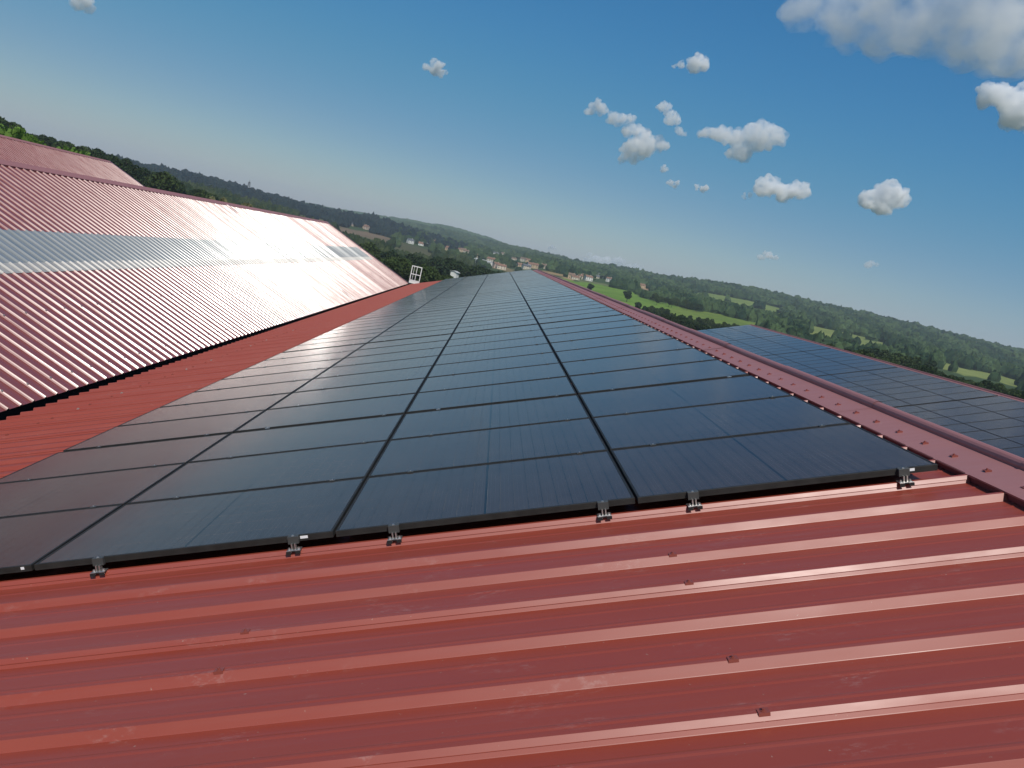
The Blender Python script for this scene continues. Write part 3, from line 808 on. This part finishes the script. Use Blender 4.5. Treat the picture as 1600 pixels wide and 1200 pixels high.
# right: hedges and dark trees behind the right-hand roof
grove(15, 10.6, 14.4, 330, 400, ['dark1', 'dark2', 'cone'], 7.5, 10.5, 'dark tree in the hedge between the ridge and green field', 'dark hedge trees below the green field', 11, True)
grove(12, 14.2, 18.6, 330, 420, ['dark2', 'dark1'], 7, 9, 'low dark tree behind the far end of the right-hand array', 'low trees behind the right-hand array', 12, True)
grove(34, 23.4, 37, 250, 330, ['dark1', 'dark2', 'mid1'], 8.2, 10.6, 'dark tree right behind the ridge of the right-hand roof', 'dark trees behind the right-hand ridge', 13)
grove(26, 26.5, 38, 400, 560, ['mid1', 'mid2', 'dark2'], 11, 14, 'mid green tree on the slope above the right-hand roof ridge', 'green trees above the right-hand roof', 14)
grove(13, 11.0, 13.2, 610, 660, ['dark2', 'mid2'], 6, 9, 'bushy tree in the hedge crossing the green field', 'hedge trees crossing the green field', 15, True)
grove(22, 14.4, 18.8, 560, 620, ['dark2', 'mid2'], 6, 8.5, 'low tree in the long hedge just above the right-hand array end', 'hedge trees above the right-hand array', 16, True)
grove(18, 11.6, 15.2, 900, 990, ['dark2', 'mid1'], 8, 11, 'tree of the dense row dividing the two green fields', 'tree row dividing the green fields', 17, True)
# single bushes in the fields
for i, (px, py, r_, h, lb) in enumerate(((922, 448, 900, 10, 'round dark bush alone in the green field, nearer the village'), (982, 460, 830, 12, 'round dark tree standing alone in the middle of the green field'),
        (1000, 467, 700, 8, 'dark bush in the green field beside the hedge'), (1040, 484, 560, 7, 'brownish bush where the hedge meets the tan field corner'))):
    d = W(px, py); az = math.degrees(math.atan2(d[0], d[1])); x, y = azr(az, r_); tree(x, y, 'dark1', h, lb, wid=1.2)
for i in range(15):
    az = 8.0+i*.30; r_ = 560-i*6; x, y = azr(az, r_)
    tree(x, y, 'bush' if i % 3 else 'cone', 2.4+1.6*random.random(), f'small young tree in the roadside row beyond the ridge, {ordn(i+1)} from the left', 'roadside row of young trees', 'young_tree')
# pale slim saplings beyond the ridge of B
for i in range(9):
    px = 327+i*8.0; d = W(px, 307+(px-327)*.19); r_ = 70.5/d[1]; x, y = d[0]*r_, d[1]*r_+random.uniform(-.5, 1.5)
    zt = float(d[2])*r_+random.uniform(-.25, .15)
    tree(x, y, 'slim', (zt-float(hgt(x, y)))/1.02, 'thin pale sapling poking above the ridge of the skylight roof', 'pale saplings above the skylight roof ridge', 'sapling')

# ------------------------------------------------------------------ far woods (nobody could count them)
def forest_mat():
    m, nt, b = mat('far_wood')
    at = N(nt, 'ShaderNodeAttribute', attribute_name='tint').outputs['Color']
    geo = N(nt, 'ShaderNodeNewGeometry').outputs['Position']
    f = noise(nt, mapping(nt, geo, (.3, .3, .3)), 1, 4, .7)
    c = mix(nt, 1.0, at, ramp(nt, f, [(.3, .65), (.7, 1.3)]), 'MULTIPLY')
    nt.links.new(c, b.inputs['Base Color']); b.inputs['Roughness'].default_value = .9; b.inputs['Specular IOR Level'].default_value = .1
    return m
M_FOREST = forest_mat()
def domes(pts, size, hts, tint, r):
    n = len(pts)
    a6 = np.arange(7)/7*2*np.pi
    base = [(0, 0, 1.)] + [(.55*math.cos(a), .55*math.sin(a), .80) for a in a6] + [(.98*math.cos(a+.4), .98*math.sin(a+.4), .34) for a in a6] + [(.78*math.cos(a), .78*math.sin(a), -.3) for a in a6]
    base = np.array(base); nb = len(base)
    f = [(0, 1+i, 1+(i+1) % 7) for i in range(7)]
    for o1, o2 in ((1, 8), (8, 15)):
        for i in range(7):
            j = (i+1) % 7
            f += [(o1+i, o2+i, o1+j), (o1+j, o2+i, o2+j)]
    f = np.array(f)
    V = np.repeat(base[None], n, 0)*(1+r.normal(size=(n, nb, 1))*.17)+r.normal(size=(n, nb, 3))*.07
    rot = r.uniform(0, 6.28, n); c, s = np.cos(rot)[:, None], np.sin(rot)[:, None]
    x = V[..., 0]*c-V[..., 1]*s; y = V[..., 0]*s+V[..., 1]*c
    V = np.stack([x*size[:, None], y*size[:, None], V[..., 2]*hts[:, None]], -1)+pts[:, None]
    Fc = (f[None]+(np.arange(n)*nb)[:, None, None]).reshape(-1, 3)
    T_ = np.repeat(tint[:, None], nb, 1).reshape(-1, 4)
    return V.reshape(-1, 3), Fc, T_
def wood(name, az0, az1, r0, r1, k, label, dark, light, hfac=1., mask=None, seed=5, thin=1.):
    r = np.random.default_rng(seed); P = []; S = []; H_ = []; Tn = []
    rad = r0
    while rad < r1:
        sp = max(7.5, rad*k); da = math.degrees(sp/rad)
        az = az0
        while az < az1:
            a = az+r.uniform(-.45, .45)*da; q = rad+r.uniform(-.45, .45)*sp
            az += da
            if fieldcol(a, q) is not None: continue
            if mask and not mask(a, q): continue
            if r.uniform() > thin: continue
            x, y = azr(a, q); hh_ = min(9+sp*.3, 15)*r.uniform(.65, 1.2)*hfac
            if hides(a, q, float(hgt(x, y))+hh_*.95): continue
            P.append((x, y)); S.append(sp*r.uniform(.5, .85)); H_.append(hh_)
            w = np.clip(.5+.35*math.sin(a*1.7+q/160)+.25*math.sin(q/45+a*4)+r.normal()*.28, 0, 1)
            Tn.append([dark[i]*(1-w)+light[i]*w for i in range(3)]+[1])
        rad += sp*.9
    P = np.array(P); z = hgt(P[:, 0], P[:, 1])
    V_, F_, T_ = domes(np.column_stack([P, z]), np.array(S), np.array(H_), np.array(Tn), r)
    tag(link(name, np_mesh(name, V_, F_, M_FOREST, False, T_)), label, 'woodland', kind='stuff')
wood('wood', 4, 39, 640, 2650, .0088, 'continuous green woodland covering the long hill on the right', (.015, .036, .017), (.058, .094, .036), seed=5,
     mask=lambda a, q: not (a < 9.5 and q < 1130))
wood('wood', -7.5, 5, 1150, 3400, .0088, 'scattered green woodland around the village in the middle', (.020, .042, .018), (.055, .085, .032), seed=6, thin=.8)
wood('wood', -24, -2.2, 620, 1180, .0095, 'patchy dark woodland on the valley floor to the left', (.020, .036, .014), (.050, .066, .026), seed=7, thin=.55)
wood('wood', -27, -2.6, 1500, 2000, .0085, 'dark blue-green woodland on the nearer left hill', (.006, .015, .020), (.018, .032, .032), seed=8, hfac=1.15)
wood('wood', -16, 4, 3300, 4350, .0085, 'pale green woodland on the farthest rounded hill', (.040, .075, .035), (.070, .110, .045), seed=9, hfac=.7)

# ------------------------------------------------------------------ houses of the village
def wallm(name, c): return flat(name, c, .8, nscale=.6)
WALLS = [wallm('render_cream', (.62, .55, .43)), wallm('render_white', (.75, .73, .68)), wallm('render_ochre', (.52, .38, .24)), wallm('render_pink', (.55, .42, .34))]
ROOFS = [flat('roof_tile', (.24, .13, .085), .8, nscale=1.5), flat('roof_tile_brown', (.20, .13, .09), .8, nscale=1.5), flat('roof_slate', (.12, .12, .13), .6, nscale=1.5)]
M_WIN = flat('window_glass', (.03, .035, .045), .1)
NAMES_H = {}
def house(az, r_, w, d, h, rot, wi, ri, label, group='village houses'):
    x, y = azr(az, r_); z = float(hgt(x, y))
    e = empty('house', (x, y, z)); e.rotation_euler = (0, 0, R(rot)-R(az)); 
    b = MB(); g = d*.28
    V = [(-w/2, -d/2, -2), (w/2, -d/2, -2), (w/2, d/2, -2), (-w/2, d/2, -2), (-w/2, -d/2, h), (w/2, -d/2, h), (w/2, d/2, h), (-w/2, d/2, h), (-w/2, 0, h+g), (w/2, 0, h+g)]
    b.add(V, [(0, 1, 5, 4), (2, 3, 7, 6), (1, 2, 6, 9, 5), (3, 0, 4, 8, 7)])
    link('wall', b.mesh('wall', WALLS[wi]), e)
    rf = MB(); o = .5; k = g/(d/2)
    for s in (-1, 1):
        a = [(-w/2-o, s*(d/2+o), h-k*o), (w/2+o, s*(d/2+o), h-k*o), (w/2+o, 0, h+g), (-w/2-o, 0, h+g)]
        up = [(p[0], p[1], p[2]+.25) for p in a]
        rf.add(a+up, [(0, 1, 2, 3), (7, 6, 5, 4), (0, 4, 5, 1), (1, 5, 6, 2), (3, 7, 4, 0), (2, 6, 7, 3)])
    ro = link('roof', rf.mesh('roof', ROOFS[ri]), e)
    c = MB(); c.box(w*.22, w*.22+.9, -.4, .5, h+g*.4, h+g+1.0); link('chimney', c.mesh('chimney', WALLS[wi]), ro)
    nwin = max(2, int(w/3.5))
    for i in range(nwin):
        for fl in range(2 if h > 4.5 else 1):
            cx = -w/2+w*(i+.5)/nwin; q = MB(); q.box(cx-.55, cx+.55, -d/2-.06, -d/2+.02, .9+2.7*fl, 2.3+2.7*fl); link('window', q.mesh('window', M_WIN), e)
    tag(e, label, 'house', group)
hs = []
rh = random.Random(12)
cnt = {}
WN = ['cream', 'white', 'ochre', 'pinkish']; RN = ['orange-tiled', 'brown-tiled', 'slate-roofed']
seen = set()
for (px, py, r_, g), (az, r_) in zip(spots, HOUSE_AT):
    cnt[g] = cnt.get(g, 0)+1
    wi, ri = rh.choice([0, 0, 1, 2, 3]), rh.choice([0, 0, 1, 2])
    lb = f'small {WN[wi]} {RN[ri]} house, {ordn(cnt[g])} from the left, {g}'
    s = 1.15 if r_ > 900 else .75
    house(az, r_, rh.uniform(8, 13)*s, rh.uniform(7, 9)*s, rh.choice([3.2, 4.6, 5.4])*s, rh.uniform(-35, 35), wi, ri, lb, 'houses of the '+g if False else 'distant village houses')
# long white hall and the small white-gabled shed
def shed(name, px, py, r_, w, d, h, rot, label, cat, rm, zup=0):
    v = W(px, py); az = math.degrees(math.atan2(v[0], v[1])); x, y = azr(az, r_); z = float(v[2])*r_/math.hypot(v[0], v[1])
    z = max(z-h*.6, float(hgt(x, y)))
    e = empty(name, (x, y, z)); e.rotation_euler = (0, 0, R(rot)-R(az)); g = d*.16
    b = MB(); V = [(-w/2, -d/2, -8), (w/2, -d/2, -8), (w/2, d/2, -8), (-w/2, d/2, -8), (-w/2, -d/2, h), (w/2, -d/2, h), (w/2, d/2, h), (-w/2, d/2, h), (-w/2, 0, h+g), (w/2, 0, h+g)]
    b.add(V, [(0, 1, 5, 4), (2, 3, 7, 6), (1, 2, 6, 9, 5), (3, 0, 4, 8, 7)]); link('wall', b.mesh('wall', WALLS[1]), e)
    rf = MB(); o = .4; k = g/(d/2)
    for s in (-1, 1):
        a = [(-w/2-o, s*(d/2+o), h-k*o), (w/2+o, s*(d/2+o), h-k*o), (w/2+o, 0, h+g), (-w/2-o, 0, h+g)]; up = [(p[0], p[1], p[2]+.2) for p in a]
        rf.add(a+up, [(0, 1, 2, 3), (7, 6, 5, 4), (0, 4, 5, 1), (1, 5, 6, 2), (3, 7, 4, 0), (2, 6, 7, 3)])
    link('roof', rf.mesh('roof', rm), e)
    q = MB(); q.box(w*.12, w*.32, -d/2-.06, -d/2+.03, -.6, h*.45); link('door', q.mesh('door', M_WIN), e)
    tag(e, label, cat)
M_LR = flat('light_roof', (.50, .49, .46), .5, nscale=1)
shed('hall', 756, 409, 1250, 34, 10, 3.4, -38, 'long white low hall at the left end of the village', 'hall', M_LR)
shed('shed', 711, 426, 400, 3.0, 3.4, .6, 62, 'small white gabled shed in the green trees beyond the roof end', 'shed', M_LR)

# masts
def mast(px, py, r_, h, label, w=.25, m=M_ALU):
    d = W(px, py); az = math.degrees(math.atan2(d[0], d[1])); x, y = azr(az, r_); z = float(d[2])*r_
    e = empty('mast', (x, y, float(hgt(x, y)))); zt = z-float(hgt(x, y))
    b = MB()
    for sx, sy in ((-1, -1), (1, -1), (1, 1), (-1, 1)): b.tube([(sx*w*4, sy*w*4, -1), (sx*w, sy*w, zt)], w*.35, 5)
    n = 8
    for i in range(n):
        f = i/n; q = w*4*(1-f)+w*f; q2 = w*4*(1-(f+1/n))+w*(f+1/n)
        b.tube([(-q, -q, zt*f), (q2, -q2, zt*(f+1/n))], w*.2, 4); b.tube([(q, q, zt*f), (-q2, q2, zt*(f+1/n))], w*.2, 4)
    link('lattice', b.mesh('lattice', m), e)
    b = MB(); b.box(-w*2.4, w*2.4, -w*.4, w*.4, zt-w*3, zt-w*2); b.tube([(0, 0, zt), (0, 0, zt+h*.15)], w*.25, 5); link('antenna', b.mesh('antenna', m), e)
    tag(e, label, 'mast')
mast(390, 284, 1700, 30, 'thin dark mast on the skyline of the dark left hill', 1.0, M_DARK)
mast(879, 402, 3000, 40, 'tiny pale tower on the wooded skyline right of the ridge tip', 1.6, M_WHITE)

# ------------------------------------------------------------------ clouds: lumpy closed volumes far outside the haze
def cloud_mat(name, dens, size, col=(1, 1, 1)):
    m = bpy.data.materials.new(name); m.use_nodes = True; nt = m.node_tree; nt.nodes.clear()
    o = nt.nodes.new('ShaderNodeOutputMaterial'); v = nt.nodes.new('ShaderNodeVolumePrincipled')
    v.inputs['Color'].default_value = (*col, 1); v.inputs['Anisotropy'].default_value = .0
    tc = N(nt, 'ShaderNodeTexCoord').outputs['Object']
    f = noise(nt, tc, 3.2/size, 4, .6)
    d = ramp(nt, f, [(.34, 0.), (.74, 1.)])
    nt.links.new(math_(nt, 'MULTIPLY', d, dens), v.inputs['Density'])
    nt.links.new(v.outputs[0], o.inputs['Volume']); return m
tex = bpy.data.textures.new('cloud_lumps', 'CLOUDS'); tex.noise_scale = 60; tex.noise_depth = 3
def ico():
    me = bpy.data.meshes.new('i'); import bmesh
    bm = bmesh.new(); bmesh.ops.create_icosphere(bm, subdivisions=2, radius=1); bm.to_mesh(me); bm.free()
    v = [tuple(x.co) for x in me.vertices]; f = [tuple(p.vertices) for p in me.polygons]; bpy.data.meshes.remove(me); return np.array(v), f
IV, IF = ico()
def cloud(blobs, D, dens, label, seed=0, vox=None, rag=1.):
    """blobs: (px, py, half-width px, half-height px) in the photo, given real size and depth at distance D"""
    r = np.random.default_rng(seed); mb = MB()
    c0 = W(np.mean([b[0] for b in blobs]), np.mean([b[1] for b in blobs]))*D
    sc = D/F
    for (px, py, a, bb) in blobs:
        c = W(px, py)*D-c0
        n = max(5, int(a*bb/22))
        n = min(n+3, 34)
        for k in range(n):
            d = r.normal(size=3); d /= np.linalg.norm(d); rad = r.uniform(.0, .95)
            q = d*rad; q[2] = abs(q[2])*1.0-.22*rad if q[2] > 0 else q[2]*.55
            # local axes of the sky cloud: right, depth, up
            right = np.array([M[0, 0], M[1, 0], M[2, 0]]); up = np.array([M[0, 1], M[1, 1], M[2, 1]]); dep = np.cross(up, right)
            p = c+right*q[0]*a*sc*.95+up*q[2]*bb*sc*1.05+dep*q[1]*a*sc*.6
            s = min(a, bb)*sc*r.uniform(.34, .62)
            mb.add(IV*s*np.array([1, 1, .85])+p, IF)
    size = max(b[2] for b in blobs)*sc
    me = mb.mesh('cloud', cloud_mat('cloud_vapour', dens, min(max(b[3] for b in blobs)*2*sc, size)), True)
    o = link('cloud', me); o.location = c0
    rm = o.modifiers.new('union', 'REMESH'); rm.mode = 'VOXEL'; rm.voxel_size = vox or size/20
    t = bpy.data.textures.new('lumps', 'CLOUDS'); t.noise_scale = size*.22; t.noise_depth = 5
    dm = o.modifiers.new('lumps', 'DISPLACE'); dm.texture = t; dm.strength = size*.36*rag; dm.texture_coords = 'GLOBAL'; dm.mid_level = .5
    tag(o, label, 'cloud'); return o
def cd(D, px, tau): return tau/(D*px/F)          # optical depth tau across px pixels
CL = [
 ([(680, 108, 26, 11)], 5200, 6, 'small lone white cloud high in the sky left of centre'),
 ([(1085, 102, 24, 17), (1066, 103, 18, 5)], 5200, 8, 'small white cloud above the butterfly-shaped one'),
 ([(936, 170, 24, 14), (966, 187, 34, 13), (992, 202, 26, 14), (1006, 226, 36, 25), (985, 246, 24, 12)], 5600, 8, 'ragged white cloud reaching down to the right, left of the group'),
 ([(1036, 166, 15, 12), (1050, 188, 16, 16), (1064, 206, 10, 8)], 5600, 6, 'narrow slanting cloud wisp between the two big clouds'),
 ([(1112, 207, 24, 15), (1150, 215, 34, 20), (1192, 212, 27, 26), (1165, 238, 28, 18)], 5600, 8, 'broad butterfly-shaped white cloud, widest of the group'),
 ([(1036, 264, 8, 7), (1048, 288, 14, 7)], 6000, 5, 'tiny broken puff below the ragged cloud'),
 ([(1097, 294, 17, 8)], 6000, 7, 'tiny oval cloud between two bigger low ones'),
 ([(1196, 292, 20, 20), (1232, 300, 36, 17), (1170, 305, 22, 6)], 6000, 9, 'low flat-based white cloud under the butterfly-shaped one'),
 ([(1388, 308, 36, 25)], 5200, 12, 'compact bright white cloud alone at the right'),
 ([(1572, 150, 34, 22), (1600, 175, 40, 25)], 4200, 11, 'bright white cloud cut by the right border'),
 ([(1200, 400, 17, 9)], 7000, 6, 'tiny pale cloud low above the right hill'),
 ([(1361, 411, 11, 10)], 7000, 4, 'faint tiny puff below the compact cloud'),
 ([(125, 2, 24, 14)], 4500, 5, 'pale cloud touching the top border at the left'),
]
for i, (bl, D, tau, lb) in enumerate(CL):
    cloud(bl, D, cd(D, max(b[3] for b in bl)*1.6, tau*1.0), lb, seed=i+1)
cloud([(1260, 20, 60, 22), (1340, 36, 80, 42), (1430, 44, 90, 46), (1520, 55, 90, 46), (1600, 70, 90, 50), (1500, -20, 200, 50)], 3200, cd(3200, 60, 2.1), 'large grey cloud filling the upper right corner', seed=31, rag=.6)
cloud([(930, 404, 26, 10), (960, 410, 34, 12), (995, 418, 26, 8)], 11000, cd(11000, 20, 6.0), 'faint long pinkish cloud bank low over the hill', seed=32)
cloud([(860, 386, 16, 6)], 11000, cd(11000, 12, 5.), 'faint small cloud just above the ridge tip', seed=33)

# ------------------------------------------------------------------ haze
if HAZE > 0:
    mb = MB(); mb.box(-5200, 5200, -600, 6400, -70, 130)
    m = bpy.data.materials.new('haze_air'); m.use_nodes = True; nt = m.node_tree; nt.nodes.clear()
    o = nt.nodes.new('ShaderNodeOutputMaterial'); v = nt.nodes.new('ShaderNodeVolumePrincipled')
    v.inputs['Color'].default_value = (.82, .90, 1, 1); v.inputs['Density'].default_value = HAZE; v.inputs['Anisotropy'].default_value = 0
    nt.links.new(v.outputs[0], o.inputs['Volume'])
    tag(mb.build('haze', m), kind='stuff')

# ------------------------------------------------------------------ light
w = bpy.data.worlds.new('World'); scene.world = w; w.use_nodes = True; nt = w.node_tree
bg = nt.nodes['Background']; sk = nt.nodes.new('ShaderNodeTexSky'); sk.sky_type = 'NISHITA'; sk.sun_disc = False
sk.sun_elevation = R(SUN_EL); sk.sun_rotation = R(SUN_AZ); sk.altitude = 200
sk.air_density = 1.0; sk.dust_density = .5; sk.ozone_density = 1.6
hs = nt.nodes.new('ShaderNodeHueSaturation'); hs.inputs['Saturation'].default_value = 1.25
nt.links.new(sk.outputs[0], hs.inputs['Color']); 
cv = nt.nodes.new('ShaderNodeRGBCurve'); cv.mapping.extend = 'EXTRAPOLATED'
for ch, pts_ in ((0, [(0, 0), (.109, .056), (.36, .212), (.51, .31), (1, .66)]), (1, [(0, 0), (.231, .216), (.515, .356), (.631, .428), (1, .68)]), (2, [(0, 0), (.2, .25), (.423, .434), (.578, .475), (1, .66)])):
    c_ = cv.mapping.curves[ch]
    c_.points[0].location = pts_[0]; c_.points[1].location = pts_[-1]
    for p_ in pts_[1:-1]: c_.points.new(*p_)
cv.mapping.update()
s1 = nt.nodes.new('ShaderNodeVectorMath'); s1.operation = 'SCALE'; s1.inputs['Scale'].default_value = SKY_STR
s2 = nt.nodes.new('ShaderNodeVectorMath'); s2.operation = 'SCALE'; s2.inputs['Scale'].default_value = 1/SKY_STR
nt.links.new(hs.outputs[0], s1.inputs[0]); nt.links.new(s1.outputs[0], cv.inputs['Color']); nt.links.new(cv.outputs[0], s2.inputs[0]); nt.links.new(s2.outputs[0], bg.inputs[0]); bg.inputs[1].default_value = SKY_STR
sl = bpy.data.lights.new('sun', 'SUN'); sl.energy = SUN_STR; sl.angle = R(.53); sl.color = (1, .95, .87)
so = bpy.data.objects.new('sun', sl); COL.objects.link(so)
sd = Vector((math.sin(R(SUN_AZ))*math.cos(R(SUN_EL)), math.cos(R(SUN_AZ))*math.cos(R(SUN_EL)), math.sin(R(SUN_EL))))
so.rotation_euler = sd.to_track_quat('Z', 'Y').to_euler()
scene.view_settings.view_transform = 'Standard'; scene.view_settings.look = 'None'
scene.view_settings.exposure = EXPO; scene.view_settings.gamma = 1
scene.render.engine = 'CYCLES'
cy = scene.cycles; cy.max_bounces = 14; cy.glossy_bounces = 4; cy.diffuse_bounces = 3; cy.volume_bounces = 12; cy.transparent_max_bounces = 8
cy.sample_clamp_indirect = 12; cy.caustics_reflective = True
